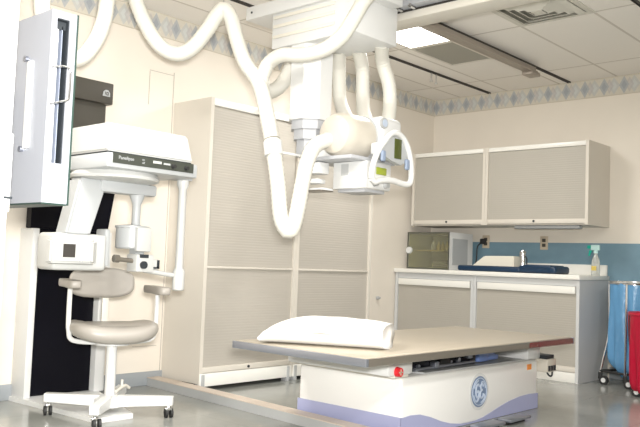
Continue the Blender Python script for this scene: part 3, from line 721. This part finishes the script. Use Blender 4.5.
# slanted arm to the tube head
ar = nb(); ringloft(ar, [[(2.235, 3.80, 1.35), (2.41, 3.80, 1.35), (2.41, 3.92, 1.35), (2.235, 3.92, 1.35)], [(2.165, 3.80, 1.035), (2.315, 3.80, 1.035), (2.315, 3.92, 1.035), (2.165, 3.92, 1.035)]])
bmesh.ops.bevel(ar, geom=ar.edges[:], offset=.012, segments=2, affect='EDGES'); obj('slanted_arm', ar, 'panl', P_)
obj('cross_arm', B(2.36, 2.735, 3.79, 3.89, 1.285, 1.352, bev=.014), 'panl', P_)
# tube head
hd = obj('tube_head', B(2.10, 2.425, 3.80, 3.98, .845, 1.045, bev=.022, seg=3), 'panw', P_)
bm = nb(); tapbox(bm, (2.055, 2.36, .875, 1.015), (2.055, 2.30, .885, 1.005), 0, .055)
bmesh.ops.transform(bm, matrix=Matrix(((1, 0, 0, 0), (0, 0, -1, 3.80), (0, 1, 0, 0), (0, 0, 0, 1))), verts=bm.verts[:])
bmesh.ops.bevel(bm, geom=bm.edges[:], offset=.010, segments=2, affect='EDGES'); fp = obj('face_cover', bm, 'panw', hd)
obj('window', B(2.125, 2.195, 3.742, 3.746, .915, .985), 'track', fp)
bm = nb(); box(bm, 2.225, 2.228, 3.743, 3.746, .89, 1.0); box(bm, 2.24, 2.243, 3.743, 3.746, .89, 1.0); obj('rib', bm, 'greyp', fp)
bm = nb(); box(bm, 2.42, 2.455, 3.82, 3.92, .87, 1.08, bev=.010); box(bm, 2.455, 2.47, 3.85, 3.9, .9, 1.0, bev=.004); obj('collimator_plate', bm, 'panl', hd)
# film drum on its stem
bm = nb(); lathe(bm, (2.63, 3.84, 1.10), [(.03, 0), (.024, .03), (.024, .13), (.045, .185), (.045, .19)], seg=24); obj('drum_stem', bm, 'panl', P_)
bm = nb(); lathe(bm, (2.615, 3.85, .975), [(.085, 0), (.092, .008), (.092, .118), (.098, .120), (.098, .132), (.03, .14)], seg=36); dm = obj('film_drum', bm, 'panl', P_)
obj('drum_shield', B(2.58, 2.68, 3.742, 3.775, .96, 1.10, bev=.010), 'panw', dm)
# chin rest
bm = nb(); box(bm, 2.58, 2.70, 3.74, 3.84, .845, .945, bev=.006); box(bm, 2.70, 2.75, 3.76, 3.82, .86, .92, bev=.006); ch = obj('chin_rest', bm, 'panw', P_)
bm = nb(); cyl(bm, (2.625, 3.74, .885), (2.625, 3.725, .885), .022, seg=16); obj('adjusting_knob', bm, 'dark', ch)
bm = nb(); box(bm, 2.60, 2.66, 3.738, 3.742, .925, .945); obj('dark_fitting', bm, 'dark', ch)
bm = nb(); box(bm, 2.70, 2.75, 3.757, 3.761, .865, .875); box(bm, 2.735, 2.752, 3.757, 3.761, .865, .915); obj('dark_edge', bm, 'dark', ch)
bm = nb(); cyl(bm, (2.60, 3.78, .905), (2.48, 3.80, .915), .013, seg=12); cyl(bm, (2.50, 3.80, .915), (2.47, 3.80, .917), .022, seg=12); obj('bite_rod', bm, 'rim', ch)
obj('drum_link', B(2.61, 2.67, 3.80, 3.86, .94, .98), 'panl', P_)
bm = nb(); cyl(bm, (2.66, 3.78, .855), (2.885, 3.755, .825), .014, seg=12); obj('support_rod', bm, 'panw', P_)
bm = nb(); lathe(bm, (2.888, 3.75, .74), [(.030, 0), (.036, .006), (.036, .115), (.026, .13), (.024, .14), (.024, .60), (.036, .63), (.036, .665)], seg=24); obj('hanging_post', bm, 'panw', P_)
obj('post_bracket', B(2.80, 2.93, 3.71, 3.80, 1.395, 1.43, bev=.008), 'panl', P_)

# ------------------------------------------------------------------ treatment chair
K = thing('patient_chair', 'grey padded patient chair on a four-legged caster base', 'chair', (2.60, 3.97, 0), math.radians(-20))
# local: faces -y
def pad_bm(outline, z0, z1, r, seg=4):
    # rounded slab from a 2D outline (x,y)
    bm = nb(); n = len(outline); cxx = sum(p[0] for p in outline)/n; cyy = sum(p[1] for p in outline)/n; R = []
    hz = (z1-z0)/2; zc = (z0+z1)/2
    for k in range(13):
        a = -PI/2 + PI*k/12; ins = r*(1-math.cos(a)); R.append([])
        for x, y in outline:
            d = math.hypot(x-cxx, y-cyy); s = (d-ins)/d if d > 0 else 1
            R[-1].append((cxx+(x-cxx)*s, cyy+(y-cyy)*s, zc+hz*math.sin(a)))
    ringloft(bm, R); return bm
def superell(a, b, e, n=48, oy=0): return [(a*math.copysign(abs(math.cos(t))**(2/e), math.cos(t)), oy+b*math.copysign(abs(math.sin(t))**(2/e), math.sin(t))) for t in [2*PI*i/n for i in range(n)]]
bm = pad_bm(superell(.25, .215, 3.2), .452, .545, .05)
for v in bm.verts: v.co.z += .045*(abs(v.co.x)/.265)**2 - .02
obj('seat', bm, 'vinyl', K, local=True, sharp=180)
bm = pad_bm(superell(.20, .092, 3.0), -.03, .03, .03)
bmesh.ops.transform(bm, matrix=Matrix.Translation((-.045, .20, .767)) @ Matrix.Rotation(PI/2-.12, 4, 'X'), verts=bm.verts[:])
for v in bm.verts: v.co.y -= .06*(v.co.x/.2)**2
obj('backrest', bm, 'vinyl', K, local=True, sharp=180)
bm = nb(); box(bm, -.02, .02, .225, .245, .46, .78, bev=.004); box(bm, -.02, .02, .05, .245, .435, .455, bev=.004); obj('back_support', bm, 'whitew', K, local=True)
for s, za in ((-1, .765), (1, .735)):
    bm = pad_bm(superell(.042, .20, 4), za-.022, za+.022, .015); bmesh.ops.transform(bm, matrix=Matrix.Translation((s*.255, .02, 0)), verts=bm.verts[:])
    obj('armrest', bm, 'vinyl', K, local=True, sharp=180)
    bm = nb(); tube(bm, [(s*.255, .0, za-.015), (s*.255, .0, .60), (s*.25, .0, .50), (s*.22, .0, .44), (s*.05, .0, .425)], .014, seg=8, n=5); obj('arm_bracket', bm, 'white', K, local=True)
bm = nb(); cyl(bm, (0, 0, .10), (0, 0, .43), .030, seg=24); cyl(bm, (0, 0, .415), (0, 0, .435), .10, seg=24); obj('post', bm, 'white', K, local=True)
bm = nb(); lathe(bm, (0, 0, .05), [(.05, 0), (.085, .012), (.085, .055), (.045, .075)], seg=28); obj('hub', bm, 'white', K, local=True)
bm = nb(); tube(bm, [(.05, .06, .13), (.12, .14, .15), (.16, .18, .13)], .010, seg=8); cyl(bm, (.10, .12, .14), (.10, .12, .19), .008, seg=8); obj('brake_lever', bm, 'whitew', K, local=True)
for k in range(4):
    a = PI/4 + k*PI/2 + math.radians(20); d = V((math.cos(a), math.sin(a), 0)); nrm = V((-d.y, d.x, 0)); r1 = .37
    bm = nb(); w = .028
    ringloft(bm, [[d*r + nrm*w*s1 + V((0, 0, z)) for s1, z in ((-1, z0), (1, z0), (1, z1), (-1, z1))] for r, z0, z1 in ((.05, .058, .125), (r1, .075, .125))])
    bmesh.ops.bevel(bm, geom=bm.edges[:], offset=.004, segments=1, affect='EDGES')
    lg_ = obj('base_leg', bm, 'white', K, local=True)
    p = d*(r1-.025)
    bm = nb(); cyl(bm, (p.x, p.y, .055), (p.x, p.y, .078), .010, seg=10); box(bm, p.x-.018, p.x+.018, p.y-.012, p.y+.012, .045, .062, bev=.004); cas = obj('caster', bm, 'chrome', lg_, local=True)
    q = p + nrm*.012
    for s1 in (-1, 1):
        bm = nb(); cyl(bm, q + d*.0 + V((.0, 0, .027)) + V((s1*.008, 0, 0)), q + V((s1*.022, 0, .027)), .027, seg=18); 
        cyl(bm, q + V((s1*.020, 0, .027)), q + V((s1*.0235, 0, .027)), .012, seg=12)
        obj('caster_wheel', bm, 'rubber', lg_, local=True)

# ------------------------------------------------------------------ black upright stand on the back wall
S = thing('upright_cassette_stand', 'black upright stand with a brown top box against the back wall', 'stand', (2.69, 4.60, 0))
obj('top_box', B(2.40, 2.918, 4.60, YB-.001, 1.955, 2.10, bev=.008), 'brown', S)
tg = nb(); prism(tg, [(2.833, 4.60, 2.005), (2.838, 4.60, 2.035), (2.853, 4.60, 2.048), (2.873, 4.60, 2.048), (2.888, 4.60, 2.03), (2.890, 4.60, 2.005)], (0, -.004, 0)); tg = obj('badge', tg, 'panl', S)
bm = nb(); box(bm, 2.850, 2.854, 4.594, 4.597, 2.015, 2.035); box(bm, 2.860, 2.876, 4.594, 4.597, 2.03, 2.034); box(bm, 2.872, 2.876, 4.594, 4.597, 2.012, 2.034); box(bm, 2.860, 2.876, 4.594, 4.597, 2.012, 2.016); box(bm, 2.860, 2.864, 4.594, 4.597, 2.012, 2.034); obj('badge_mark', bm, 'brown', tg)
obj('upper_panel', B(2.42, 2.895, 4.65, YB-.001, 1.30, 1.956), 'brown', S)
bm = nb(); prism(bm, [(2.395, 4.63, 1.088), (2.395, 4.63, 1.42), (3.0, 4.63, 1.42), (2.994, 4.63, 1.39), (2.948, 4.63, 1.088)], (0, .06, 0)); obj('carriage_plate', bm, 'black', S)
obj('lower_panel', B(2.443, 2.89, 4.66, YB-.001, .03, 1.10), 'black', S)
obj('side_post', B(2.40, 2.443, 4.60, YB-.001, .028, 1.086, bev=.004), 'white', S)
obj('side_post', B(2.89, 2.965, 4.60, YB-.001, .028, 1.086, bev=.004), 'white', S)
obj('floor_runner', para(0, .028, 2.385, 2.98, 2.44, 2.68, YB-.013, 3.84), 'white', S)

# ------------------------------------------------------------------ wall bucky, near left
Bk = thing('bucky_stand', 'white x-ray cassette holder on a white column at the left edge', 'cassette stand', (1.0, 2.3, 0))
obj('column', B(.86, 1.064, 2.20, 2.36, .03, 2.60, bev=.006), 'white', Bk)
obj('column_foot', B(.70, 1.25, 2.15, 2.75, 0, .03, bev=.006), 'panl', Bk)
cl = obj('carriage_clamp', B(.90, 1.067, 2.19, 2.84, 1.045, 1.28, bev=.008), 'white', Bk)
obj('carriage_post', B(.93, 1.04, 2.66, 2.84, 1.27, 1.50, bev=.01), 'greyp', cl)
obj('clamp_latch', B(1.045, 1.069, 2.186, 2.192, 1.085, 1.092), 'dark', cl)
obj('support_arm', B(1.0, 1.195, 2.66, 2.84, 1.30, 1.50, bev=.01), 'greyp', Bk)
x0, x1, y0, y1, z0, z1 = 1.19, 1.276, 2.245, 2.88, 1.088, 1.695
sx0, sx1, sz0, sz1 = 1.209, 1.252, 1.213, 1.672
bm = nb(); box(bm, x0, sx0, y0, y1, z0, z1); box(bm, sx1, x1, y0, y1, z0, z1); box(bm, sx0, sx1, y0, y1, z0, sz0); box(bm, sx0, sx1, y0, y1, sz1, z1); box(bm, sx0, sx1, y0+.06, y1, sz0, sz1)
M['buck'] = mat('pale grey bucky enamel', (.30, .31, .34), .4); hs = obj('cassette_housing', bm, 'buck', Bk)
bm = nb(); box(bm, sx0+.001, sx1-.001, y0+.055, y0+.06, sz0, sz1); box(bm, sx1-.003, sx1-.0005, y0+.004, y0+.055, sz0, sz1); box(bm, sx0+.002, sx1-.003, y0+.004, y0+.055, sz1-.003, sz1-.0005); obj('slot_lining', bm, 'dark', hs)
obj('front_plate', B(x1, x1+.005, y0-.003, y1+.004, z0-.004, z1+.002), 'greenedge', Bk)
obj('base_seal', B(x0+.004, x1, y0+.004, y1-.004, z0-.005, z0), 'greenedge', Bk)
bm = nb(); cyl(bm, (1.222, y0+.030, sz0), (1.222, y0+.030, sz1-.03), .009, seg=16); tr = obj('cassette_tray', bm, 'white', Bk)
obj('tray_edge', B(1.237, 1.240, y0+.020, y0+.045, sz0, sz1-.02), 'slotedge', tr)
bm = nb(); box(bm, 1.216, 1.252, y0+.02, y0+.05, sz1-.03, sz1-.004); obj('tray_latch', bm, 'dark', tr)
bm = nb(); tube(bm, [(1.200, y0-.002, 1.512), (1.217, y0-.03, 1.514), (1.236, y0-.038, 1.51), (1.242, y0-.038, 1.495), (1.242, y0-.038, 1.425), (1.236, y0-.038, 1.41), (1.217, y0-.03, 1.402), (1.200, y0-.002, 1.395)], .0035, seg=8); obj('pull_handle', bm, 'chrome', Bk)
obj('grip_strip', B(x0-.008, x0, 2.342, 2.376, 1.262, 1.545, bev=.003), 'white', Bk)
for kz in (1.555, 1.262):
    bm = nb(); cyl(bm, (x0, 2.385, kz), (x0-.012, 2.385, kz), .009, seg=14); obj('knob', bm, 'steel', Bk)

# ------------------------------------------------------------------ light
# added unseen fill lamps behind and beside the camera, and the panel in view
FILL = [(1.2, 1.8, -1.2, -.78, 130), (2.5, 3.1, .9, 1.32, 38), (1.4, 2.0, 3.0, 3.42, 55)]
for k, (a, b, c, d, pw) in enumerate(FILL):
    area('fill_lamp', ((a+b)/2, (c+d)/2, H-.03), b-a, d-c, pw)
area('panel_lamp', (4.87, 3.57, H-.03), .6, .4, 26)
fl = area('camera_flash', (.02, -.05, 1.10), 0.22, .16, 100, (1, .985, .96)); fl.data.spread = math.radians(120)
fl.rotation_euler = (V((2.5, 3.9, 1.5)) - V((.02, -.05, 1.10))).to_track_quat('-Z', 'Y').to_euler()
w = bpy.data.worlds.new('world'); bpy.context.scene.world = w; w.use_nodes = True
w.node_tree.nodes['Background'].inputs[0].default_value = (.9, .92, 1, 1); w.node_tree.nodes['Background'].inputs[1].default_value = .3

# ------------------------------------------------------------------ camera
yaw, pit, rol, F = 0.83223435, 0.0638779, 0.03739538, 779.2
f = V((math.sin(yaw)*math.cos(pit), math.cos(yaw)*math.cos(pit), math.sin(pit)))
r = V((math.cos(yaw), -math.sin(yaw), 0)); u = r.cross(f)
R0 = math.cos(rol)*r + math.sin(rol)*u; R1 = -math.sin(rol)*r + math.cos(rol)*u
cam = bpy.data.cameras.new('camera'); co = bpy.data.objects.new('camera', cam); C.objects.link(co)
cam.sensor_width = 36; cam.lens = F/640*36; cam.clip_start = .05
co.matrix_world = Matrix(((R0.x, R1.x, -f.x, 0), (R0.y, R1.y, -f.y, 0), (R0.z, R1.z, -f.z, .932), (0, 0, 0, 1)))
sc = bpy.context.scene; sc.camera = co
vs = sc.view_settings; vs.view_transform = 'Standard'; vs.look = 'None'; vs.gamma = 1; vs.use_curve_mapping = False; vs.exposure = .22
sc.cycles.max_bounces = 10; sc.cycles.use_denoising = True
